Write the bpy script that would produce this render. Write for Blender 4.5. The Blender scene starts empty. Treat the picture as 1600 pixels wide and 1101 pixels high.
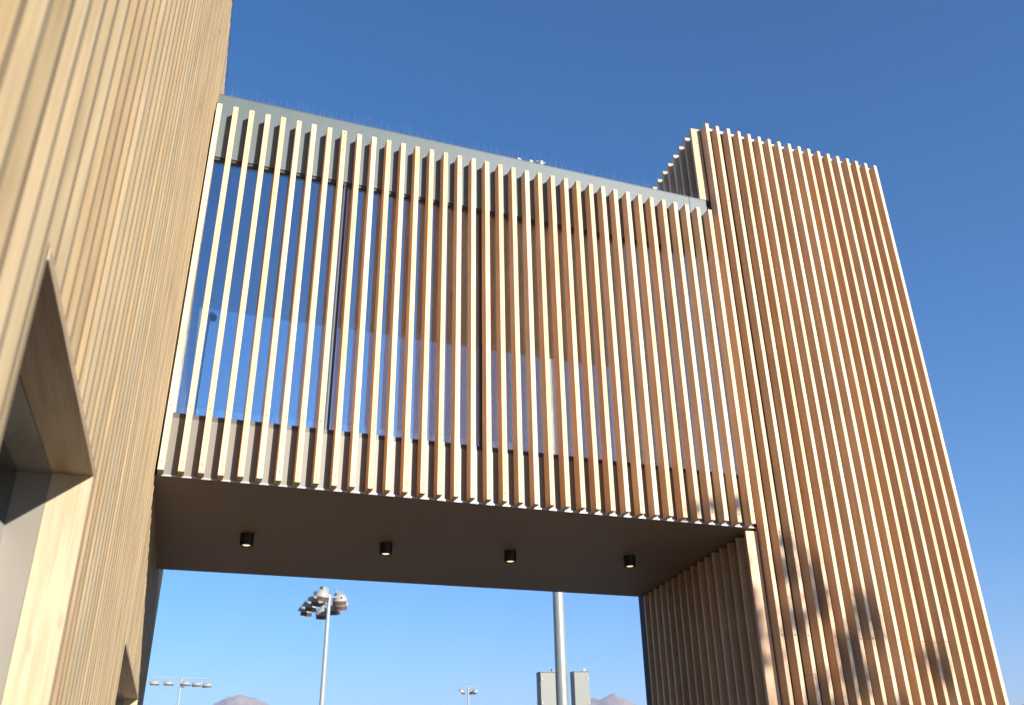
import bpy, math, random
from mathutils import Vector, Matrix
random.seed(7)
R = math.radians
scene = bpy.context.scene
COL = scene.collection
ZC = 1.6                                   # eye height; heights below are given from the eye

# ------------------------------------------------------------------ camera
cam_d = bpy.data.cameras.new('camera')
cam = bpy.data.objects.new('camera', cam_d)
COL.objects.link(cam)
yaw, pitch, roll = R(20.649), R(26.334), R(1.161)
fwd = Vector((math.sin(yaw) * math.cos(pitch), math.cos(yaw) * math.cos(pitch), math.sin(pitch)))
rt0 = Vector((math.cos(yaw), -math.sin(yaw), 0))
up0 = rt0.cross(fwd)
rt = rt0 * math.cos(roll) - up0 * math.sin(roll)
up = rt0 * math.sin(roll) + up0 * math.cos(roll)
m = Matrix((rt, up, -fwd)).transposed().to_4x4()
m.translation = Vector((0, 0, ZC))
cam.matrix_world = m
cam_d.sensor_width = 36
cam_d.lens = 1400.4 / 1600 * 36
cam_d.clip_start = 0.05
cam_d.clip_end = 30000
cam_d.dof.use_dof = True
cam_d.dof.focus_distance = 8.6
cam_d.dof.aperture_fstop = 3.2
scene.camera = cam

# ------------------------------------------------------------------ sky, sun, exposure
SUN_AZ, SUN_EL = 22.0, 17.8                # azimuth from straight behind (-Y) towards +X
sdir = Vector((math.sin(R(SUN_AZ)) * math.cos(R(SUN_EL)), -math.cos(R(SUN_AZ)) * math.cos(R(SUN_EL)), math.sin(R(SUN_EL))))
world = bpy.data.worlds.new('World')
scene.world = world
world.use_nodes = True
wn = world.node_tree
sky = wn.nodes.new('ShaderNodeTexSky')
sky.sky_type = 'NISHITA'
sky.sun_disc = False
sky.sun_elevation = R(SUN_EL)
sky.sun_rotation = R(180 - SUN_AZ)
sky.altitude = 900
sky.air_density = 1.1
sky.dust_density = 0.35
sky.ozone_density = 6.0
bg = wn.nodes['Background']
bg.inputs[1].default_value = 0.089
wb = wn.nodes.new('ShaderNodeHueSaturation')
wb.inputs['Saturation'].default_value = 1.17
wn.links.new(sky.outputs[0], wb.inputs['Color'])
wn.links.new(wb.outputs[0], bg.inputs[0])
sun_d = bpy.data.lights.new('sun', 'SUN')
sun_d.energy = 5.0
sun_d.angle = R(0.53)
sun_d.color = (1.0, 0.925, 0.84)
sun = bpy.data.objects.new('sun', sun_d)
COL.objects.link(sun)
sun.rotation_euler = sdir.to_track_quat('Z', 'Y').to_euler()
sun.location = (30, -60, 40)
vs = scene.view_settings
vs.view_transform = 'Standard'
vs.look = 'None'
vs.gamma = 1
vs.use_curve_mapping = False
vs.exposure = 1.16
try:
    scene.cycles.max_bounces = 8
    scene.cycles.diffuse_bounces = 4
    scene.cycles.transparent_max_bounces = 24
    scene.cycles.glossy_bounces = 4
except Exception:
    pass


# ------------------------------------------------------------------ materials
def new_mat(name):
    mt = bpy.data.materials.new(name)
    mt.use_nodes = True
    nt = mt.node_tree
    return mt, nt, nt.nodes['Principled BSDF']


def N(nt, kind, **kw):
    n = nt.nodes.new(kind)
    for k, v in kw.items():
        setattr(n, k, v)
    return n


def ramp(nt, stops):
    n = nt.nodes.new('ShaderNodeValToRGB')
    cr = n.color_ramp
    while len(cr.elements) < len(stops):
        cr.elements.new(0.5)
    for e, (p, c) in zip(cr.elements, stops):
        e.position = p
        e.color = (c[0], c[1], c[2], 1)
    return n


def wood(name, ca, cb, cc, var=0.22, grain=(38, 38, 1.1), rough=0.55, ring=5.0):
    mt, nt, b = new_mat(name)
    L = nt.links.new
    tc = N(nt, 'ShaderNodeTexCoord')
    oi = N(nt, 'ShaderNodeObjectInfo')
    mul = N(nt, 'ShaderNodeVectorMath', operation='SCALE')
    mul.inputs[0].default_value = (13.1, 7.7, 31.3)
    L(oi.outputs['Random'], mul.inputs['Scale'])
    add = N(nt, 'ShaderNodeVectorMath', operation='ADD')
    L(tc.outputs['Object'], add.inputs[0])
    L(mul.outputs[0], add.inputs[1])
    mp = N(nt, 'ShaderNodeMapping')
    mp.inputs['Scale'].default_value = grain
    L(add.outputs[0], mp.inputs[0])
    n1 = N(nt, 'ShaderNodeTexNoise')
    n1.inputs['Scale'].default_value = 3.0
    n1.inputs['Detail'].default_value = 6
    n1.inputs['Roughness'].default_value = 0.65
    L(mp.outputs[0], n1.inputs['Vector'])
    # growth rings: slow noise pushed through a sine
    mp2 = N(nt, 'ShaderNodeMapping')
    mp2.inputs['Scale'].default_value = (grain[0] * .16, grain[1] * .16, grain[2] * .35)
    L(add.outputs[0], mp2.inputs[0])
    n2 = N(nt, 'ShaderNodeTexNoise')
    n2.inputs['Scale'].default_value = 1.4
    n2.inputs['Detail'].default_value = 2
    L(mp2.outputs[0], n2.inputs['Vector'])
    mm = N(nt, 'ShaderNodeMath', operation='MULTIPLY')
    mm.inputs[1].default_value = ring * 6.28
    L(n2.outputs['Fac'], mm.inputs[0])
    sn = N(nt, 'ShaderNodeMath', operation='SINE')
    L(mm.outputs[0], sn.inputs[0])
    ma = N(nt, 'ShaderNodeMath', operation='MULTIPLY_ADD')
    ma.inputs[1].default_value = 0.11
    L(sn.outputs[0], ma.inputs[0])
    L(n1.outputs['Fac'], ma.inputs[2])
    rp = ramp(nt, [(0.28, cc), (0.5, cb), (0.74, ca)])
    L(ma.outputs[0], rp.inputs[0])
    # slow blotches along the board
    n3 = N(nt, 'ShaderNodeTexNoise')
    n3.inputs['Scale'].default_value = 1.6
    n3.inputs['Detail'].default_value = 3
    L(add.outputs[0], n3.inputs['Vector'])
    mr3 = N(nt, 'ShaderNodeMapRange')
    mr3.inputs['From Min'].default_value = 0.3
    mr3.inputs['From Max'].default_value = 0.7
    mr3.inputs['To Min'].default_value = 0.9
    mr3.inputs['To Max'].default_value = 1.06
    L(n3.outputs['Fac'], mr3.inputs['Value'])
    # knots, few
    mpk = N(nt, 'ShaderNodeMapping')
    mpk.inputs['Scale'].default_value = (9, 9, 2.6)
    L(add.outputs[0], mpk.inputs[0])
    vo = N(nt, 'ShaderNodeTexVoronoi')
    vo.inputs['Scale'].default_value = 1.0
    L(mpk.outputs[0], vo.inputs['Vector'])
    mk = N(nt, 'ShaderNodeMapRange')
    mk.inputs['From Min'].default_value = 0.04
    mk.inputs['From Max'].default_value = 0.11
    mk.inputs['To Min'].default_value = 0.72
    mk.inputs['To Max'].default_value = 1.0
    L(vo.outputs['Distance'], mk.inputs['Value'])
    # per board tone
    pr = N(nt, 'ShaderNodeMapRange')
    pr.inputs['To Min'].default_value = 1 - var
    pr.inputs['To Max'].default_value = 1 + var * .45
    L(oi.outputs['Random'], pr.inputs['Value'])
    p1 = N(nt, 'ShaderNodeMath', operation='MULTIPLY')
    L(mr3.outputs[0], p1.inputs[0])
    L(mk.outputs[0], p1.inputs[1])
    p2 = N(nt, 'ShaderNodeMath', operation='MULTIPLY')
    L(p1.outputs[0], p2.inputs[0])
    L(pr.outputs[0], p2.inputs[1])
    vm = N(nt, 'ShaderNodeVectorMath', operation='SCALE')
    L(rp.outputs[0], vm.inputs[0])
    L(p2.outputs[0], vm.inputs['Scale'])
    hs = N(nt, 'ShaderNodeHueSaturation')
    fr = N(nt, 'ShaderNodeMath', operation='MULTIPLY')
    fr.inputs[1].default_value = 7.31
    L(oi.outputs['Random'], fr.inputs[0])
    fr2 = N(nt, 'ShaderNodeMath', operation='FRACT')
    L(fr.outputs[0], fr2.inputs[0])
    hr = N(nt, 'ShaderNodeMapRange')
    hr.inputs['To Min'].default_value = 0.494
    hr.inputs['To Max'].default_value = 0.503
    L(fr2.outputs[0], hr.inputs['Value'])
    L(hr.outputs[0], hs.inputs['Hue'])
    sr = N(nt, 'ShaderNodeMapRange')
    sr.inputs['To Min'].default_value = 1.06
    sr.inputs['To Max'].default_value = 0.9
    L(fr2.outputs[0], sr.inputs['Value'])
    L(sr.outputs[0], hs.inputs['Saturation'])
    L(vm.outputs[0], hs.inputs['Color'])
    L(hs.outputs[0], b.inputs['Base Color'])
    b.inputs['Roughness'].default_value = rough
    b.inputs['Specular IOR Level'].default_value = 0.35
    bp = N(nt, 'ShaderNodeBump')
    bp.inputs['Strength'].default_value = 0.12
    bp.inputs['Distance'].default_value = 0.002
    L(n1.outputs['Fac'], bp.inputs['Height'])
    L(bp.outputs[0], b.inputs['Normal'])
    return mt


def paint(name, col, rough=0.45, metal=0.0, mottle=0.07, scale=2.5, spec=0.5, streak=False):
    mt, nt, b = new_mat(name)
    L = nt.links.new
    tc = N(nt, 'ShaderNodeTexCoord')
    mp = N(nt, 'ShaderNodeMapping')
    if streak:
        mp.inputs['Scale'].default_value = (4, 4, .5)
    L(tc.outputs['Object'], mp.inputs[0])
    n = N(nt, 'ShaderNodeTexNoise')
    n.inputs['Scale'].default_value = scale
    n.inputs['Detail'].default_value = 7
    n.inputs['Roughness'].default_value = 0.6
    L(mp.outputs[0], n.inputs['Vector'])
    rp = ramp(nt, [(0.25, [c * (1 - mottle) for c in col]), (0.75, [min(1, c * (1 + mottle)) for c in col])])
    L(n.outputs['Fac'], rp.inputs[0])
    L(rp.outputs[0], b.inputs['Base Color'])
    mr = N(nt, 'ShaderNodeMapRange')
    mr.inputs['To Min'].default_value = rough * .85
    mr.inputs['To Max'].default_value = min(1, rough * 1.15)
    L(n.outputs['Fac'], mr.inputs['Value'])
    L(mr.outputs[0], b.inputs['Roughness'])
    b.inputs['Metallic'].default_value = metal
    b.inputs['Specular IOR Level'].default_value = spec
    return mt


def glass_mat(name, base_reflect, tint, rough=0.0):
    mt = bpy.data.materials.new(name)
    mt.use_nodes = True
    nt = mt.node_tree
    nt.nodes.clear()
    L = nt.links.new
    out = N(nt, 'ShaderNodeOutputMaterial')
    tr = N(nt, 'ShaderNodeBsdfTransparent')
    tr.inputs[0].default_value = (*tint, 1)
    gl = N(nt, 'ShaderNodeBsdfGlossy')
    gl.inputs['Color'].default_value = (0.92, 0.96, 1, 1)
    gl.inputs['Roughness'].default_value = rough
    geo = N(nt, 'ShaderNodeNewGeometry')
    io = N(nt, 'ShaderNodeMapRange')
    io.inputs['To Min'].default_value = 1.5
    io.inputs['To Max'].default_value = 1 / 1.5
    L(geo.outputs['Backfacing'], io.inputs['Value'])
    fr = N(nt, 'ShaderNodeFresnel')
    L(io.outputs[0], fr.inputs['IOR'])
    mr = N(nt, 'ShaderNodeMapRange')
    mr.inputs['To Min'].default_value = base_reflect
    mr.inputs['To Max'].default_value = 1.0
    L(fr.outputs[0], mr.inputs['Value'])
    mx = N(nt, 'ShaderNodeMixShader')
    L(mr.outputs[0], mx.inputs[0])
    L(tr.outputs[0], mx.inputs[1])
    L(gl.outputs[0], mx.inputs[2])
    L(mx.outputs[0], out.inputs[0])
    return mt


M = {}
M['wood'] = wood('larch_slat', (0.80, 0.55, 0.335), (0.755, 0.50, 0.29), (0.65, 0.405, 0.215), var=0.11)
M['wood_left'] = wood('larch_slat_darker', (0.348, 0.268, 0.148), (0.318, 0.24, 0.129), (0.265, 0.193, 0.098), var=0.17)  # larch in a darker base colour, for the left slats and near jambs
M['wood_board'] = wood('larch_board', (0.51, 0.41, 0.27), (0.47, 0.37, 0.235), (0.41, 0.31, 0.185), var=0.05, ring=6)
M['wood_lintel'] = wood('larch_lintel', (0.50, 0.38, 0.23), (0.44, 0.32, 0.185), (0.34, 0.23, 0.12), var=0.05, ring=9, grain=(38, 1.1, 38))
M['plug'] = paint('wood_plug', (0.26, 0.17, 0.10), 0.6)
M['fascia'] = paint('grey_green_fascia', (0.088, 0.115, 0.115), 0.42, mottle=0.05, scale=1.2, streak=True)
M['fascia_low'] = paint('warm_grey_fascia', (0.135, 0.122, 0.094), 0.42, mottle=0.06, scale=1.2, streak=True)
M['lip'] = paint('pale_drip_edge', (0.33, 0.33, 0.32), 0.35)
M['soffit'] = paint('brown_grey_soffit', (0.28, 0.20, 0.132), 0.5, mottle=0.06, scale=.8, spec=.25)
M['frame'] = paint('dark_bronze_frame', (0.035, 0.031, 0.028), 0.4)
M['backing'] = paint('dark_brown_membrane', (0.05, 0.04, 0.032), 0.75)
M['ceiling'] = paint('interior_ceiling', (0.16, 0.14, 0.125), 0.6)
M['floor'] = paint('interior_floor', (0.18, 0.16, 0.14), 0.6)
M['cap'] = paint('zinc_coping', (0.55, 0.57, 0.58), 0.4, metal=.3)
M['spike'] = paint('spike_steel', (0.55, 0.56, 0.58), 0.35, metal=.6)
M['black'] = paint('black_powder_coat', (0.012, 0.012, 0.013), 0.45)
M['greymetal'] = paint('grey_window_metal', (0.22, 0.20, 0.165), 0.28, mottle=.04)
M['galv'] = paint('galvanised_steel', (0.31, 0.33, 0.30), 0.42, metal=.35, mottle=.12, scale=6, streak=True)
M['galv_far'] = paint('pale_mast_steel', (0.33, 0.33, 0.30), 0.5, metal=.1, mottle=.1, scale=4)
M['cabinet'] = paint('cabinet_grey', (0.20, 0.21, 0.185), 0.5, mottle=.05)
M['lamp_hood'] = paint('lamp_hood', (0.31, 0.31, 0.275), 0.5, mottle=.1)
M['lamp_dark'] = paint('lamp_underside', (0.10, 0.065, 0.045), 0.35)
M['glass'] = glass_mat('coated_glass', 0.265, (0.965, 0.98, 0.985))
M['pane'] = glass_mat('window_glass', 0.06, (0.55, 0.58, 0.58))
M['blind'] = paint('pale_blind', (0.45, 0.43, 0.38), 0.7)
M['bark'] = paint('bark', (0.12, 0.085, 0.06), 0.9, mottle=.3, scale=12)


def emit_lens():
    mt, nt, b = new_mat('warm_lens')
    b.inputs['Base Color'].default_value = (0.7, 0.6, 0.45, 1)
    b.inputs['Emission Color'].default_value = (1.0, 0.72, 0.42, 1)
    b.inputs['Emission Strength'].default_value = 0.75
    return mt


M['lens'] = emit_lens()


def leaf_mat():
    mt, nt, b = new_mat('leaf')
    L = nt.links.new
    geo = N(nt, 'ShaderNodeNewGeometry')
    rp = ramp(nt, [(0, (0.05, 0.085, 0.025)), (1, (0.10, 0.12, 0.035))])
    L(geo.outputs['Random Per Island'], rp.inputs[0])
    L(rp.outputs[0], b.inputs['Base Color'])
    b.inputs['Roughness'].default_value = 0.55
    return mt


M['leaf'] = leaf_mat()


def ground_mat():
    mt, nt, b = new_mat('plaza_paving')
    L = nt.links.new
    tc = N(nt, 'ShaderNodeTexCoord')
    br = N(nt, 'ShaderNodeTexBrick')
    br.inputs['Scale'].default_value = 1.0
    br.inputs['Color1'].default_value = (0.15, 0.122, 0.095, 1)
    br.inputs['Color2'].default_value = (0.13, 0.106, 0.082, 1)
    br.inputs['Mortar'].default_value = (0.16, 0.15, 0.13, 1)
    br.inputs['Mortar Size'].default_value = 0.006
    L(tc.outputs['Object'], br.inputs['Vector'])
    L(br.outputs['Color'], b.inputs['Base Color'])
    b.inputs['Roughness'].default_value = 0.8
    return mt


M['ground'] = ground_mat()


def rock_mat():
    mt, nt, b = new_mat('arid_mountain')
    L = nt.links.new
    tc = N(nt, 'ShaderNodeTexCoord')
    n = N(nt, 'ShaderNodeTexNoise')
    n.inputs['Scale'].default_value = 0.012
    n.inputs['Detail'].default_value = 9
    n.inputs['Roughness'].default_value = 0.65
    L(tc.outputs['Object'], n.inputs['Vector'])
    rp = ramp(nt, [(0.3, (0.22, 0.165, 0.13)), (0.55, (0.34, 0.26, 0.21)), (0.75, (0.40, 0.33, 0.27))])
    L(n.outputs['Fac'], rp.inputs[0])
    L(rp.outputs[0], b.inputs['Base Color'])
    b.inputs['Roughness'].default_value = 0.95
    b.inputs['Specular IOR Level'].default_value = 0.1
    return mt


M['rock'] = rock_mat()


# ------------------------------------------------------------------ mesh helpers
class MB:
    def __init__(self):
        self.v, self.f = [], []

    def add(self, vs, fs):
        o = len(self.v)
        self.v += [tuple(p) for p in vs]
        self.f += [tuple(i + o for i in q) for q in fs]
        return self

    def box(self, x0, x1, y0, y1, z0, z1):
        return self.add([(x0, y0, z0), (x1, y0, z0), (x1, y1, z0), (x0, y1, z0), (x0, y0, z1), (x1, y0, z1), (x1, y1, z1), (x0, y1, z1)],
                        [(0, 3, 2, 1), (4, 5, 6, 7), (0, 1, 5, 4), (1, 2, 6, 5), (2, 3, 7, 6), (3, 0, 4, 7)])

    def prism(self, poly, z0, z1):
        n = len(poly)
        a = sum(poly[i][0] * poly[(i + 1) % n][1] - poly[(i + 1) % n][0] * poly[i][1] for i in range(n))
        if a < 0:
            poly = poly[::-1]
        vs = [(x, y, z0) for x, y in poly] + [(x, y, z1) for x, y in poly]
        fs = [tuple(range(n))[::-1], tuple(range(n, 2 * n))] + [(i, (i + 1) % n, n + (i + 1) % n, n + i) for i in range(n)]
        return self.add(vs, fs)

    def rod(self, a, b, r0, r1=None, n=8, cap=True):
        r1 = r0 if r1 is None else r1
        a, b = Vector(a), Vector(b)
        d = (b - a).normalized()
        u = d.orthogonal().normalized()
        w = d.cross(u)
        vs = []
        for c, r in ((a, r0), (b, r1)):
            for k in range(n):
                t = 2 * math.pi * k / n
                vs.append(c + u * (math.cos(t) * r) + w * (math.sin(t) * r))
        fs = [(i, (i + 1) % n, n + (i + 1) % n, n + i) for i in range(n)]
        if cap:
            fs += [tuple(range(n))[::-1], tuple(range(n, 2 * n))]
        return self.add(vs, fs)

    def lathe(self, prof, n=20, origin=(0, 0, 0), mat=None):
        o = Vector(origin)
        vs = []
        for r, z in prof:
            for k in range(n):
                t = 2 * math.pi * k / n
                p = Vector((r * math.cos(t), r * math.sin(t), z))
                if mat is not None:
                    p = mat @ p
                vs.append(o + p)
        fs = []
        for j in range(len(prof) - 1):
            for k in range(n):
                k2 = (k + 1) % n
                fs.append((j * n + k, j * n + k2, (j + 1) * n + k2, (j + 1) * n + k))
        return self.add(vs, fs)

    def mesh(self, name, mat, smooth=False):
        me = bpy.data.meshes.new(name)
        me.from_pydata(self.v, [], self.f)
        me.update()
        me.materials.append(M[mat] if isinstance(mat, str) else mat)
        if smooth:
            for p in me.polygons:
                p.use_smooth = True
        return me

    def build(self, name, mat, parent=None, loc=(0, 0, 0), smooth=False):
        return obj(name, self.mesh(name, mat, smooth), parent, loc)


def obj(name, me, parent=None, loc=(0, 0, 0), rz=0.0):
    o = bpy.data.objects.new(name, me)
    COL.objects.link(o)
    if parent is not None:
        o.parent = parent
    o.location = loc
    o.rotation_euler = (0, 0, rz)
    return o


def thing(name, label, cat, loc=(0, 0, 0), group=None, rz=0.0):
    o = obj(name, None, None, loc, rz)
    tag(o, label, cat, group)
    return o


def tag(o, label=None, cat=None, group=None, kind=None):
    if label:
        o['label'] = label
    if cat:
        o['category'] = cat
    if group:
        o['group'] = group
    if kind:
        o['kind'] = kind
    return o


def smooth_by_angle(o, ang=40):
    me = o.data
    for p in me.polygons:
        p.use_smooth = True
    me.set_sharp_from_angle(angle=R(ang))


def slat_mesh(name, t, d, h, mat, joints=(), ch=0.0025):
    """a batten: front at y=0, back at y=d, centred on x, z from 0 to h, chamfered edges, butt joints"""
    mb = MB()
    a = t / 2
    sec = [(-a + ch, 0), (a - ch, 0), (a, ch), (a, d), (-a, d), (-a, ch)]
    zs = [0] + list(joints) + [h]
    for k in range(len(zs) - 1):
        mb.prism(sec, zs[k] + (0.0012 if k else 0), zs[k + 1] - (0.0012 if k < len(zs) - 2 else 0))
    return mb.mesh(name, mat)


# ------------------------------------------------------------------ ground and mountains
g = MB()
g.add([(-6000, -3000, 0), (6000, -3000, 0), (6000, 7000, 0), (-6000, 7000, 0)], [(0, 1, 2, 3)])
tag(g.build('ground', 'ground'), kind='structure')


def mountains():
    from mathutils import noise
    na, nd = 520, 60
    peaks = [(4.3, 424, 6.6), (26.4, 424, 5.6), (22.3, 385, 6), (14, 330, 9), (-7, 380, 8), (38, 300, 6), (50, 330, 8), (-20, 420, 10)]
    vs, fs = [], []
    for i in range(na):
        az = -34 + 96 * i / (na - 1)
        base = max(h * math.exp(-abs((az - c) / w) ** 1.35 * .55) for c, h, w in peaks)
        for j in range(nd):
            t = j / (nd - 1)
            d = 3300 + 2600 * t
            x, y = d * math.sin(R(az)), d * math.cos(R(az))
            prof = max(0, 1 - abs((d - 4600) / 1300)) ** .85
            nz = noise.fractal(Vector((x * .0016, y * .0016, 3.3)), 1.0, 2.1, 6)
            rg = 1 - abs(noise.noise(Vector((x * .0035, y * .0012, 7.7))))
            r2 = 1 - abs(noise.fractal(Vector((x * .0052, y * .0022, 1.7)), .9, 2.2, 5))
            h = base * prof * (0.74 + .12 * rg + .16 * r2) + prof * (1 - prof * .5) * nz * 60
            vs.append((x, y, max(-1.0, h * 1.03)))
    for i in range(na - 1):
        for j in range(nd - 1):
            a = i * nd + j
            fs.append((a, a + 1, a + nd + 1, a + nd))
    mb = MB().add(vs, fs)
    o = mb.build('mountains', 'rock', smooth=True)
    tag(o, kind='structure')


mountains()

# ------------------------------------------------------------------ slatted building, left part
YF = 7.163                        # plane of the batten fronts of the bridge and right tower
YB = 7.287                        # plane of the fascia behind them
TOP = 7.28


def lx(y):                        # tip line of the left battens
    return -0.279 - 0.0157 * (7.1 - y)


LA = math.atan(0.0157)
left = thing('slatted_tower', 'tall pale timber batten wall close by on the left, with two deep rectangular windows', 'building', (lx(6), 6, 0))
inv = left.location


def lw(parent, o, p):            # place a child at a world point
    o.location = Vector(p) - (parent.location if parent else Vector((0, 0, 0)))


LDEP = 0.12
# openings: near y, far y, head z (from eye), foot z
OPEN = [(1.89, 3.41, 1.06, -1.0), (7.05, 10.9, 1.0, -1.0)]
Y0L, Y1L = 0.5835, 13.0
pitch_l = 0.1395
n_l = int((Y1L - Y0L) / pitch_l)
cache = {}


def left_slat(y, z0, z1):
    h = round(z1 - z0, 3)
    key = (h, random.randint(0, 2))
    if key not in cache:
        js = []
        z = random.uniform(.8, 3.4)
        z += 0
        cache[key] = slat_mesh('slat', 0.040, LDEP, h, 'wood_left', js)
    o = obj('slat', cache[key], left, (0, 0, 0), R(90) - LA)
    lw(left, o, (lx(y) + random.uniform(-.0012, .0012), y, ZC + z0))


TR = 0.042                        # trim width round the openings
for i in range(n_l):
    y = Y0L + i * pitch_l
    spans = [(-ZC + 0.05, TOP)]
    for (a, b, hd, ft) in OPEN:
        if a - .046 < y < b + .045:
            spans = [(-ZC + 0.05, ft - TR), (hd + .0315, TOP)]
    for (z0, z1) in spans:
        left_slat(y, z0, z1)


def pl(y, off):                   # plan point at depth off behind the tip line
    return (lx(y) - off, y)


# core wall pieces round the openings (0.16 thick skin, then rooms behind)
def core(parent, name, y0, y1, z0, z1, d0=LDEP + .002, d1=0.5):
    mb = MB()
    x, yy, zz = parent.location
    poly = [(px - x, py - yy) for px, py in (pl(y0, d0), pl(y1, d0), pl(y1, d1), pl(y0, d1))]
    mb.prism(poly, ZC + z0, ZC + z1)
    return mb.build(name, 'backing', parent)


ys = [Y0L - .1, OPEN[0][0] - .03, OPEN[0][1] + .03, OPEN[1][0] - .03, OPEN[1][1] + .03, Y1L + .05]
core(left, 'wall', ys[0], ys[1], -ZC, TOP - .06)
core(left, 'wall', ys[1], ys[2], OPEN[0][2] + .03, TOP - .06)
core(left, 'wall', ys[1], ys[2], -ZC, OPEN[0][3] - .03)
core(left, 'wall', ys[2], ys[3], -ZC, TOP - .06)
core(left, 'wall', ys[3], ys[4], OPEN[1][2] + .03, TOP - .06)
core(left, 'wall', ys[3], ys[4], -ZC, OPEN[1][3] - .03)
core(left, 'wall', ys[4], ys[5], -ZC, TOP - .06)
# body of the building behind
mb = MB()
x, yy, zz = left.location
mb.prism([(px - x, py - yy) for px, py in (pl(Y0L - .1, .75), pl(Y1L + .05, .75), (-6, Y1L + .05), (-6, Y0L - .1))], ZC - ZC, ZC + TOP - .08)
mb.build('rear_block', 'backing', left)
# coping along the top
mb = MB()
mb.prism([(px - x, py - yy) for px, py in (pl(Y0L - .1, LDEP - .015), pl(Y1L + .05, LDEP - .015), pl(Y1L + .05, .8), pl(Y0L - .1, .8))], ZC + TOP - .055, ZC + TOP - .02)
mb.build('coping', 'frame', left)


mb = MB()
for k_ in range(520):
    y_ = 5.6 + (Y1L - 5.7) * k_ / 519
    for off in (.02, .055):
        p_ = Vector((lx(y_) - off, y_, ZC + TOP - .06))
        e_ = p_ + Vector((random.uniform(-.035, .05), random.uniform(-.03, .03), random.uniform(.12, .17)))
        mb.rod(p_ - inv, e_ - inv, .0012, n=3, cap=False)
tag(mb.build('bird_spikes', 'frame', left), kind='stuff')


def window(k):
    a, b, hd, ft = OPEN[k]
    win = obj('window', None, left)
    o = win
    o.location = (0, 0, 0)
    X, Y, _ = left.location

    def pz(name, mat, poly, z0, z1):
        mb = MB()
        mb.prism([(px - X, py - Y) for px, py in poly], ZC + z0, ZC + z1)
        return mb.build(name, mat, win)

    d1 = LDEP + .012              # depth of the timber lining
    d2 = 0.27                     # depth of the metal frame
    q = lambda y0, y1, e0, e1: [pl(y0, e0), pl(y1, e0), pl(y1, e1), pl(y0, e1)]
    # timber lining boards with their trim edge (each board 28 mm)
    pz('head_board', 'wood_lintel', q(a + .001, b + .03, -.004, d1), hd, hd + .03)
    pz('jamb_board', 'wood_board', q(b, b + .028, -.003, d1), ft, hd - .001)
    pz('jamb_board', 'wood_left', q(a - .028, a, -.001, d1), ft, hd + .03)
    pz('sill_board', 'wood_lintel', q(a - .03, b + .03, -.006, d1), ft - .03, ft - .001)
    # metal frame box behind the lining
    pz('frame', 'greymetal', q(a - .03, b + .03, d1 + .001, d2), hd - .006, hd + .028)
    pz('frame', 'greymetal', q(b - .006, b + .028, d1 + .001, d2), ft, hd - .007)
    pz('frame', 'greymetal', q(a - .028, a + .006, d1 + .001, d2), ft, hd - .007)
    pz('frame', 'greymetal', q(a - .03, b + .03, d1 + .001, d2), ft - .03, ft - .002)
    mid = (a + b) / 2
    pz('mullion', 'frame', q(mid - .03, mid + .03, d2 - .06, d2 - .004), ft, hd - .007)
    pz('pane', 'pane', q(a + .008, mid - .031, d2 - .03, d2 - .02), ft + .002, hd - .009)
    pz('pane', 'pane', q(mid + .031, b - .008, d2 - .03, d2 - .02), ft + .002, hd - .009)
    pz('blind', 'blind', q(a - .02, b + .02, d2 + .06, d2 + .07), ft - .02, hd + .02)


window(0)
window(1)

# ------------------------------------------------------------------ glazed bridge
bx0 = -0.2387
P = 0.15
ZT, ZB = 5.996, 2.325
bridge = thing('glazed_footbridge', 'enclosed glass footbridge behind vertical timber battens, spanning between the two slatted towers', 'footbridge', (2.5, 8.9, 0))
BL = bridge.location


def bpart(name, mat, x0, x1, y0, y1, z0, z1, parent=None):
    mb = MB().box(x0 - BL.x, x1 - BL.x, y0 - BL.y, y1 - BL.y, z0 + ZC, z1 + ZC)
    return mb.build(name, mat, parent or bridge)


bslats = []
for k in range(4):
    bslats.append(slat_mesh('slat', 0.0475, 0.118, ZT - ZB, 'wood', [random.uniform(1.2, 2.6)] if k % 2 else []))
for i in range(37):
    o = obj('slat', bslats[i % 4], bridge)
    dz = random.uniform(-.003, .003)
    lw(bridge, o, (bx0 + i * P + random.uniform(-.0015, .0015), YF + random.uniform(-.0015, .0015), ZC + ZB + dz))
    o.rotation_euler = (random.uniform(-.0004, .0004), random.uniform(-.0007, .0007), random.uniform(-.008, .008))
XL, XR = -0.262, 5.262            # ends of the bridge
YK = 10.57                        # rear face
Z_SOF, Z_SILL, Z_HEAD, Z_ROOF = 2.318, 2.812, 5.468, 6.215
XS = 4.985
bpart('fascia_panel', 'fascia', XL + .004, XS - .003, YB, YB + .06, Z_HEAD, Z_ROOF)
bpart('fascia_panel', 'fascia', XS + .003, XR - .05, YB, YB + .06, Z_HEAD, Z_ROOF)
bpart('fascia_panel', 'fascia_low', XL + .004, 2.44, YB, YB + .06, Z_SOF + .004, Z_SILL)
bpart('fascia_panel', 'fascia_low', 2.446, XR - .01, YB, YB + .06, Z_SOF + .004, Z_SILL)
bpart('drip_edge', 'lip', XL + .004, XR - .01, YB - .016, YB - .001, Z_SOF - .008, Z_SOF + .006)
bpart('soffit', 'soffit', XL - .02, XR + .0, YB + .0, YK - .012, Z_SOF - .012, Z_SOF + .003)
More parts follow.
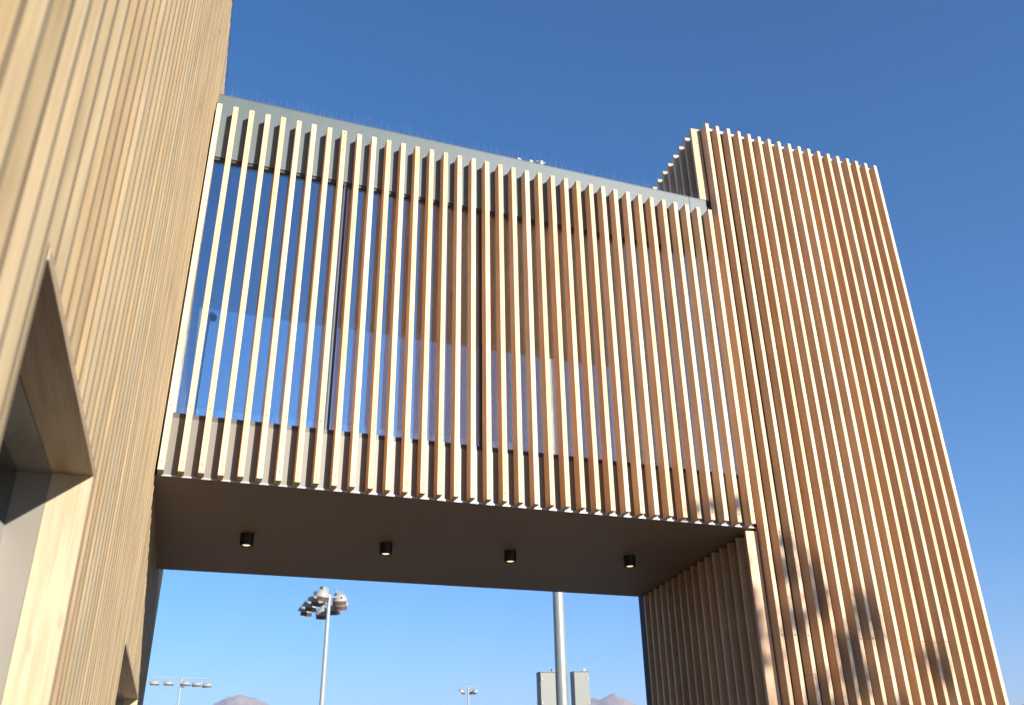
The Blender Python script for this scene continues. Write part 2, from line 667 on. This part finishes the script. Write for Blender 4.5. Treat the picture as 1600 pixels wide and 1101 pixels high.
# soffit widens with the slanted tower wall
mb = MB()
mb.prism([(XR + .001 - BL.x, YB + .0 - BL.y), (XR + .001 - BL.x, YK - .012 - BL.y), (5.90 - BL.x, YK - .012 - BL.y), (5.29 - BL.x, YB + .0 - BL.y)], ZC + Z_SOF - .012, ZC + Z_SOF + .003)
mb.build('soffit', 'soffit', bridge)
bpart('floor_slab', 'floor', XL + .01, XR - .02, YB + .061, YK - .07, Z_SOF + .032, Z_SILL - .12)
bpart('rear_fascia', 'fascia_low', XL - .02, 5.80, YK - .01, YK + .04, Z_SOF - .006, Z_SILL - .06)
bpart('rear_fascia', 'fascia', XL - .02, 5.80, YK - .01, YK + .04, 5.62, Z_ROOF)
bpart('ceiling', 'ceiling', XL, 5.80, YB + .062, YK - .012, 5.575, 5.62)
bpart('roof', 'cap', XL, 5.78, YB + .062, YK - .012, 5.75, Z_ROOF - .03)
bpart('coping', 'fascia', XL + .004, XR - .05, YB - .003, YB + .11, Z_ROOF + .001, Z_ROOF + .006)
# glazing
YG = YB + .035
fr = bpart('sill_frame', 'frame', XL + .01, XR - .02, YB + .008, YG + .05, Z_SILL + .001, Z_SILL + .046)
fr = bpart('head_frame', 'frame', XL + .01, XR - .02, YB + .012, YG + .05, Z_HEAD - .028, Z_HEAD - .001)
MULL = [(1.036, .036), (2.458, .08), (3.885, .036)]
for xm, w in MULL:
    bpart('mullion', 'frame', xm - w / 2, xm + w / 2, YG - .016, YG + .06, Z_SILL + .047, Z_HEAD - .029)
edges = [XL + .012] + [v for xm, w in MULL for v in (xm - w / 2 - .001, xm + w / 2 + .001)] + [XR - .022]
for k in range(4):
    bpart('glass_pane', 'glass', edges[2 * k], edges[2 * k + 1], YG, YG + .012, Z_SILL + .047, Z_HEAD - .029)
YH = YK - .12
RM = [3.47]
edges = [XL + .012] + [v for xm in RM for v in (xm - .026, xm + .026)] + [5.80]
for xm in RM:
    bpart('mullion', 'frame', xm - .025, xm + .025, YH - .03, YH + .05, Z_SILL - .05, 5.574)
for k in range(len(edges) // 2):
    bpart('glass_pane', 'glass', edges[2 * k], edges[2 * k + 1], YH, YH + .012, Z_SILL - .05, 5.574)

# bird spikes along the roof edge and on the batten tops (too fine to pick apart)
mb = MB()
x = XL + .05
while x < XR - .1:
    for _ in range(2):
        px = x + random.uniform(-.012, .012)
        h = random.uniform(.085, .135)
        mb.rod((px - BL.x, YB + .03 - BL.y, ZC + Z_ROOF), (px + random.uniform(-.03, .03) - BL.x, YB + .03 + random.uniform(-.05, .05) - BL.y, ZC + Z_ROOF + h), .0009, n=3, cap=False)
    x += random.choice((.05, .05, .06, .075))
for i in range(37):
    if random.random() < .75:
        px = bx0 + i * P + random.uniform(-.012, .012)
        mb.rod((px - BL.x, YF + .05 - BL.y, ZC + ZT - .01), (px + random.uniform(-.012, .012) - BL.x, YF + .05 - BL.y, ZC + ZT + random.uniform(.07, .12)), .001, n=3, cap=False)
tag(mb.build('bird_spikes', 'spike', bridge), kind='stuff')


def plugs(parent, pts):
    mb = MB()
    q = parent.location
    for (px, py, pz) in pts:
        mb.rod((px - q.x, py + .003 - q.y, pz + ZC), (px - q.x, py - .0012 - q.y, pz + ZC), .0085, n=8)
    tag(mb.build('screw_plugs', 'plug', parent), kind='stuff')


pts = []
for i in range(37):
    for z in (ZB + .075, ZB + .545, ZT - .025, ZT - .235):
        pts.append((bx0 + i * P + random.uniform(-.003, .003), YF, z + random.uniform(-.004, .004)))
plugs(bridge, pts)

# ------------------------------------------------------------------ right tower
tower = thing('slatted_tower', 'right-hand tower clad in evenly spaced vertical timber battens, sunlit and dappled near its foot', 'building', (6.5, 8.5, 0))
TL = tower.location
TX, TP = 5.300, 0.1483
T_TOP = 7.297
tsl = []
for k in range(6):
    js = [1.1 + .35 * k, 4.2 + .5 * ((k * 5) % 6)]
    tsl.append(slat_mesh('slat', 0.0445, 0.118, T_TOP + ZC - .05, 'wood', js))
for i in range(18):
    o = obj('slat', tsl[(i * 5) % 6], tower)
    lw(tower, o, (TX + i * TP + random.uniform(-.0015, .0015), YF + random.uniform(-.0015, .0015), .05 + random.uniform(-.003, .003)))
    o.rotation_euler = (random.uniform(-.0003, .0003), random.uniform(-.0004, .0004), random.uniform(-.008, .008))
# return face on the right, battens turned outwards
for j in range(16):
    o = obj('slat', tsl[(j * 5 + 2) % 6], tower, rz=R(90))
    lw(tower, o, (TX + 17 * TP + .03 + .118, YB + .16 + j * .2, .05))
# slanted inner face: lower battens under the bridge, upper battens above its roof
SA = math.atan(0.157)
low_h = Z_SOF - .035 + ZC - .05
sl_low = [slat_mesh('slat', 0.043, 0.118, low_h, 'wood', [1.0 + .4 * k] if k else []) for k in range(3)]
for i in range(16):
    y = 7.335 + .2017 * i
    x = 5.178 + .157 * (y - 7.33)
    if i == 0:
        x, y = 5.150, 7.292
    o = obj('slat', sl_low[i % 3], tower, rz=R(-90) - SA)
    lw(tower, o, (x, y + .022, .05 if i else .05))
up_h = T_TOP - .03 - (Z_ROOF - .3)
sl_up = slat_mesh('slat', 0.043, 0.118, up_h, 'wood')
SA2 = math.atan(.098)
for i in range(18):
    y = 7.30 + .170 * i
    x = 5.150 + .098 * (y - 7.30)
    o = obj('slat', sl_up, tower, rz=R(-90) - SA2)
    lw(tower, o, (x, y + .022, ZC + (Z_ROOF + .022 if i == 0 else Z_ROOF - .28) - (0 if i == 0 else 0)))
    if i == 0:
        o.scale = (1, 1, (T_TOP - .006 - Z_ROOF - .022) / up_h)


def tprism(name, mat, poly, z0, z1):
    mb = MB()
    mb.prism([(a - TL.x, b - TL.y) for a, b in poly], ZC + z0, ZC + z1)
    return mb.build(name, mat, tower)


XE = TX + 17 * TP + .022
tprism('wall', 'backing', [(5.303, YB + .001), (XE, YB + .001), (XE, 10.95), (5.303 + .157 * 3.66, 10.95)], -ZC, Z_SOF + .5)
tprism('wall', 'backing', [(5.303, YB + .002), (XE - .001, YB + .002), (XE - .001, 10.95), (5.82, 10.95), (5.82, 8.0), (5.303, 8.0)], Z_SOF + .501, 6.0)
tprism('wall', 'backing', [(5.290, YB + .001), (XE, YB + .001), (XE, 10.95), (5.29 + .098 * 3.66, 10.95)], 6.001, T_TOP - .005)
tprism('coping', 'cap', [(5.300, YB - .02), (XE + .01, YB - .02), (XE + .01, 10.96), (5.300 + .098 * 3.67, 10.96)], T_TOP - .004, T_TOP + .03)
pts = []
for i in range(18):
    for k in range(-2, 7):
        pts.append((TX + i * TP + random.uniform(-.003, .003), YF, 1.29 + .98 * k + random.uniform(-.006, .006)))
plugs(tower, pts)
mb = MB()
for j in range(60):
    px = 5.34 + random.random() * 2.45
    mb.rod((px - TL.x, YB + .03 - TL.y, ZC + T_TOP + .02), (px + random.uniform(-.03, .03) - TL.x, YB + .03 + random.uniform(-.04, .04) - TL.y, ZC + T_TOP + .12), .0011, n=3, cap=False)
for j in range(70):
    yy_ = 7.4 + random.random() * 3.3
    px = 5.30 + .098 * (yy_ - 7.3)
    mb.rod((px - TL.x, yy_ - TL.y, ZC + T_TOP + .02), (px + random.uniform(-.05, .05) - TL.x, yy_ - TL.y, ZC + T_TOP + .11), .0011, n=3, cap=False)
tag(mb.build('bird_spikes', 'spike', tower), kind='stuff')

# ------------------------------------------------------------------ soffit downlights
housing = MB().lathe([(0.0, 0.0), (.064, 0.0), (.064, -.118), (.061, -.122), (.047, -.122), (.040, -.106), (0.0, -.106)], 28).mesh('housing', 'black')
lens = MB().lathe([(0.0, -.1065), (.036, -.1065), (.036, -.1155), (.026, -.119), (0.0, -.120)], 24).mesh('lens', 'lens')
for k, (dx, dy, lab) in enumerate([(.576, 8.83, 'black cylinder downlight under the bridge, leftmost of the row of four'),
                                   (1.924, 8.80, 'black cylinder downlight under the bridge, second from the left'),
                                   (3.235, 8.76, 'black cylinder downlight under the bridge, third from the left'),
                                   (4.555, 8.62, 'black cylinder downlight under the bridge, beside the right tower')]):
    t = thing('downlight', lab, 'light', (dx, dy, ZC + Z_SOF - .0045), 'downlights under the bridge')
    h_ = obj('housing', housing, t)
    obj('lens', lens, t)
smooth_me = housing
for p_ in housing.polygons:
    p_.use_smooth = True
housing.set_sharp_from_angle(angle=R(35))

trim = MB().lathe([(.05, 0), (.062, -.002), (.062, -.006), (.045, -.006), (.045, 0.0)], 20).mesh('trim_ring', 'lip')
disc = MB().lathe([(0, -.001), (.044, -.001), (.044, -.004), (0, -.004)], 20).mesh('diffuser', 'lip')
for dx, lab in ((.034, 'small round recessed ceiling light behind the glass at the left end of the bridge'),
                (1.80, 'small round recessed ceiling light behind the glass left of the bridge centre')):
    t = thing('recessed_light', lab, 'light', (dx, 8.98, ZC + 5.574), 'recessed ceiling lights in the bridge')
    obj('trim_ring', trim, t)
    obj('diffuser', disc, t)


# ------------------------------------------------------------------ floodlight masts
def head_meshes(s):
    hood = MB()
    prof = [(0, .30), (.10, .295), (.20, .25), (.27, .15), (.31, .03), (.325, 0), (.31, -.005), (.30, .0)]
    hood.lathe([(r * s, z * s) for r, z in prof], 16)
    box = MB().box(-.09 * s, .09 * s, -.13 * s, .13 * s, .27 * s, .40 * s)
    face = MB().lathe([(0, -.012 * s), (.302 * s, -.012 * s), (.302 * s, .004 * s), (0, .02 * s)], 16)
    vis = MB()
    n = 7
    vsx = []
    for k in range(n):
        t = math.pi * (0.15 + .7 * k / (n - 1))
        c, sn = math.cos(t) * .315 * s, -math.sin(t) * .315 * s
        vsx += [(c, sn, 0.0), (c * .96, sn * .96, 0.0), (c, sn, -.17 * s), (c * .96, sn * .96, -.17 * s)]
    fs = []
    for k in range(n - 1):
        a, b = 4 * k, 4 * k + 4
        fs += [(a, b, b + 2, a + 2), (a + 1, a + 3, b + 3, b + 1), (a + 2, b + 2, b + 3, a + 3)]
    fs += [(0, 2, 3, 1), (4 * (n - 1), 4 * (n - 1) + 1, 4 * (n - 1) + 3, 4 * (n - 1) + 2)]
    vis.add(vsx, fs)
    return (hood.mesh('hood', 'lamp_hood', True), box.mesh('gear_box', 'lamp_hood'), face.mesh('lens', 'lamp_dark'), vis.mesh('visor', 'lamp_dark'))


def mast(label, x, y, ztop, r0, r1, arms, heads, s, mat='galv_far', squash=1.0, gear=True):
    """arms: list of (a, b) local points; heads: list of (x, y, z, yaw, tilt)"""
    t = thing('floodlight_mast', label, 'floodlight', (x, y, 0), 'floodlight masts')
    mb = MB()
    n = 18
    mb.rod((0, 0, 0), (0, 0, ztop), r0, r1, n)
    o = mb.build('pole', mat, t)
    smooth_by_angle(o)
    mb = MB().rod((0, 0, 0), (0, 0, .04), r0 * 2.2, r0 * 2.2, 12)
    mb.build('base_plate', mat, t)
    for a, b in arms:
        MB().rod(a, b, .035 * max(s, .6), n=8).build('crossarm', mat, t)
    ms = head_meshes(s)
    for hx, hy, hz, hw, tl in heads:
        hd = obj('floodlight_head', ms[0], t, (hx, hy, hz))
        hd.rotation_euler = (tl, 0, hw)
        hd.scale = (1 / squash ** .6, 1, squash)
        for nm, me in zip(('gear_box', 'lens', 'visor'), ms[1:]):
            if gear or nm != 'gear_box':
                obj(nm, me, hd)
    return t


def at(az, h):
    return h * math.sin(R(az)), h * math.cos(R(az))


# mast with two rows of heads running away from the viewer
x, y = at(9.0, 45)
zt = ZC + .2008 * 45 - .1
arms = [((-.5, -.2, zt - .1), (-.5, 3.6, zt - .1)), ((.62, -.2, zt - .1), (.62, 3.6, zt - .1)), ((-.55, 0, zt - .12), (.75, 0, zt - .12)), ((-.55, 1.6, zt - .14), (.75, 1.6, zt - .14)), ((0, 0, zt - .12), (0, 2, zt - .12)), ((-.1, 0, zt + .1), (-.1, .02, zt + .3)), ((.3, .5, zt - .1), (.42, .5, zt + .3))]
heads = [(-.36, 0.0, zt - .12, .35, R(14)), (-.48, 1.2, zt - .14, .4, R(16)), (-.58, 2.4, zt - .18, .4, R(16)), (-.62, 3.6, zt - .2, .4, R(16)),
         (.58, .3, zt - .22, -.35, R(14)), (.86, 1.5, zt - .22, -.4, R(14)), (.74, 2.7, zt - .25, -.4, R(14)), (.26, 3.4, zt - .36, -.1, R(16))]
mast('tall pale floodlight mast with two clusters of bell-shaped lamps, seen beneath the bridge', x, y, zt, .14, .085, arms, heads, 1.18)
# mast with one long row of five heads
x, y = at(1.02, 60)
zt = ZC + .1098 * 60 + .12
arms = [((-1.75, 0, zt), (1.6, 0, zt)), ((0, 0, zt - .5), (.0, .02, zt + .12)), ((-.22, 0, zt - .5), (.22, 0, zt - .5))]
heads = [(-1.50, 0, zt - .33, .3, R(8)), (-.70, 0, zt - .33, .15, R(8)), (.28, 0, zt - .33, 0, R(8)), (.92, 0, zt - .36, -.2, R(8)), (1.52, 0, zt - .40, -.3, R(8))]
mast('distant floodlight mast with five lamps in one row, beside the left tower', x, y, zt, .075, .05, arms, heads, .80, squash=.72, gear=False)

# small far mast
x, y = at(17.62, 88)
zt = ZC + .103 * 88 + .1
arms = [((-.75, 0, zt), (.75, 0, zt)), ((0, 0, zt - .3), (0, .02, zt + .12))]
heads = [(-.72, 0, zt - .45, .9, R(18)), (-.42, .6, zt - .42, .9, R(18)), (.66, 0, zt - .45, -.9, R(18)), (.40, .6, zt - .42, -.9, R(18))]
mast('smallest, farthest floodlight mast with a pair of lamps, beneath the bridge', x, y, zt, .10, .075, arms, heads, .85, gear=False)
# near galvanised mast passing behind the bridge, its lamps just over the roof edge
H1 = 24.0
x1, y1 = at(23.24, H1)
zt = ZC + .796 * H1 - .20
arms = [((-1.1, 0, zt - .25), (.15, 0, zt - .25)), ((-.16, 0, zt + .01), (.16, 0, zt + .01))]
heads = [(-.42, 0, zt - .39, .2, R(10)), (-.80, .1, zt - .33, .2, R(10))]
mast('thick galvanised floodlight mast rising behind the bridge, with grey cabinets on it', x1, y1, zt, .165, .105, arms, heads, .75, 'galv')
# mast behind the viewer that the bridge glass mirrors
xr, yr = -.20, -16.0
zt = ZC + 3.85 + .52 * 23.4
arms = [((-.05, 0, zt - .02), (.2, 0, zt - .02))]
heads = [(.1, 0, zt - .15, .2, R(10))]
mast('slim dark floodlight mast mirrored in the leftmost bridge glass', xr, yr, zt, .05, .03, arms, heads, .5)


# ------------------------------------------------------------------ cabinets on the galvanised mast
def cabinet(label, cx, cy, w, d, z0, z1, rz, hinge_side):
    t = thing('electrical_cabinet', label, 'cabinet', (cx, cy, ZC + z0), 'cabinets on the galvanised mast', rz)
    h = z1 - z0
    MB().box(-w / 2, w / 2, 0, d, 0, h).build('body', 'cabinet', t)
    dr = MB().box(-w / 2 + .012, w / 2 - .012, -.022, -.001, .012, h - .012).build('door', 'cabinet', t)
    for zz in (.18, h * .5, h - .16):
        MB().box(hinge_side * (w / 2 - .045) - .018, hinge_side * (w / 2 - .045) + .018, -.036, -.023, zz - .04, zz + .04).build('latch', 'lip', dr)
    MB().box(-w / 2 - .012, w / 2 + .012, -.03, d + .012, h + .001, h + .014).build('rain_cap', 'cabinet', t)
    MB().box(.10, .16, d * .5 - .02, d * .5 + .02, h + .015, h + .10).build('lifting_lug', 'lip', t)
    return t


rzc = -R(23.2)
ux, uy = math.cos(rzc), math.sin(rzc)        # right, as seen from the viewer
vx, vy = -math.sin(rzc), math.cos(rzc)       # away
cabinet('grey electrical cabinet left of the galvanised pole, with latches down its edge', x1 - .35 * ux - .12 * vx, y1 - .35 * uy - .12 * vy, .40, .34, 1.35, 2.80, rzc + R(16), -1)
cabinet('grey electrical cabinet right of the galvanised pole, without visible latches', x1 + .50 * ux - .12 * vx, y1 + .50 * uy - .12 * vy, .40, .34, 1.35, 2.79, rzc + R(14), 1)


# ------------------------------------------------------------------ tree outside the picture, dappling the right tower
def tree():
    rnd = random.Random(21)
    bx, by = 10.4, -4.4
    t = thing('street_tree', 'tree whose branches throw the dappled shadow on the right tower', 'tree', (bx, by, 0))
    # crown clumps: a sparse top whose shadow reaches the tower, a denser mass lower down
    clumps = []
    spots = [(5.12, 2.02, .05), (5.16, 1.72, .05), (5.17, 1.50, .06), (5.19, 1.34, .05), (5.18, 1.12, .05), (5.0, 2.50, .05), (4.72, 2.46, .04), (4.52, 2.42, .03),
             (5.72, 1.85, .17), (5.78, 1.62, .12), (5.48, 1.45, .15), (6.28, 1.62, .15), (6.36, 1.42, .14), (6.08, 1.28, .16), (6.02, 1.05, .17), (6.14, .92, .12),
             (5.60, .78, .18), (5.85, .62, .16), (6.98, 1.12, .14), (7.12, 1.02, .1), (6.45, .62, .16), (5.4, .5, .2), (6.9, .5, .15), (5.44, 1.9, .08), (5.5, 2.2, .07)]
    for sx, sz, r in spots:
        tt = 12.6 + rnd.uniform(-1.5, 1.5)
        clumps.append((Vector((sx, YF, ZC + sz)) + sdir * tt, r * 1.2, 60))
    for _ in range(46):
        sx, sz = rnd.uniform(4.6, 7.8), rnd.uniform(-1.0, .25)
        tt = 12.6 + rnd.uniform(-2, 2)
        clumps.append((Vector((sx, YF, ZC + sz)) + sdir * tt, rnd.uniform(.2, .34), 60))
    fork = Vector((bx, by, 2.6))
    br = MB()
    br.rod((bx, by, 0), fork, .14, .10, 10)
    hubs = []
    for k in range(7):
        a = 2 * math.pi * k / 7 + rnd.uniform(-.3, .3)
        hub = Vector((bx + math.cos(a) * .8, by + math.sin(a) * .8, 3.5 + rnd.uniform(-.2, .4)))
        br.rod(fork - Vector((0, 0, .1)), hub, .06, .04, 7)
        hubs.append(hub)
    for c, r, n in clumps:
        hub = min(hubs, key=lambda q: (q - c).length)
        midp = (hub + c) / 2 + Vector((rnd.uniform(-.15, .15), rnd.uniform(-.15, .15), rnd.uniform(-.1, .1)))
        br.rod(hub, midp, .026, .015, 6)
        br.rod(midp, c, .015, .006, 5)
    q = t.location
    br.v = [(a - q.x, b - q.y, c - q.z) for a, b, c in br.v]
    br.build('trunk', 'bark', t)
    lf = MB()
    for c, r, n in clumps:
        for _ in range(n):
            d = Vector((rnd.gauss(0, 1), rnd.gauss(0, 1), rnd.gauss(0, 1)))
            p = c + d * (r * .48) - q
            u = Vector((rnd.gauss(0, 1), rnd.gauss(0, 1), rnd.gauss(0, 1))).normalized()
            w = u.orthogonal().normalized()
            l = rnd.uniform(.05, .085)
            lf.add([p - u * l, p + w * l * .4, p + u * l, p - w * l * .4], [(0, 1, 2, 3)])
    lf.build('crown', 'leaf', t)


tree()

# ------------------------------------------------------------------ air between here and the mountains
hz = bpy.data.materials.new('haze')
hz.use_nodes = True
hn = hz.node_tree
hn.nodes.clear()
ho = hn.nodes.new('ShaderNodeOutputMaterial')
hv = hn.nodes.new('ShaderNodeVolumePrincipled')
hv.inputs['Color'].default_value = (0.58, 0.64, 0.84, 1)
hv.inputs['Density Attribute'].default_value = ''
hv.inputs['Temperature Attribute'].default_value = ''
hv.inputs['Color Attribute'].default_value = ''
hz.cycles.homogeneous_volume = True
hv.inputs['Density'].default_value = 0.00016
hv.inputs['Anisotropy'].default_value = 0.0
hn.links.new(hv.outputs[0], ho.inputs['Volume'])
hb = MB().box(-6400, 6400, -3400, 7400, -2.5, 520).build('haze', hz)
tag(hb, kind='stuff')
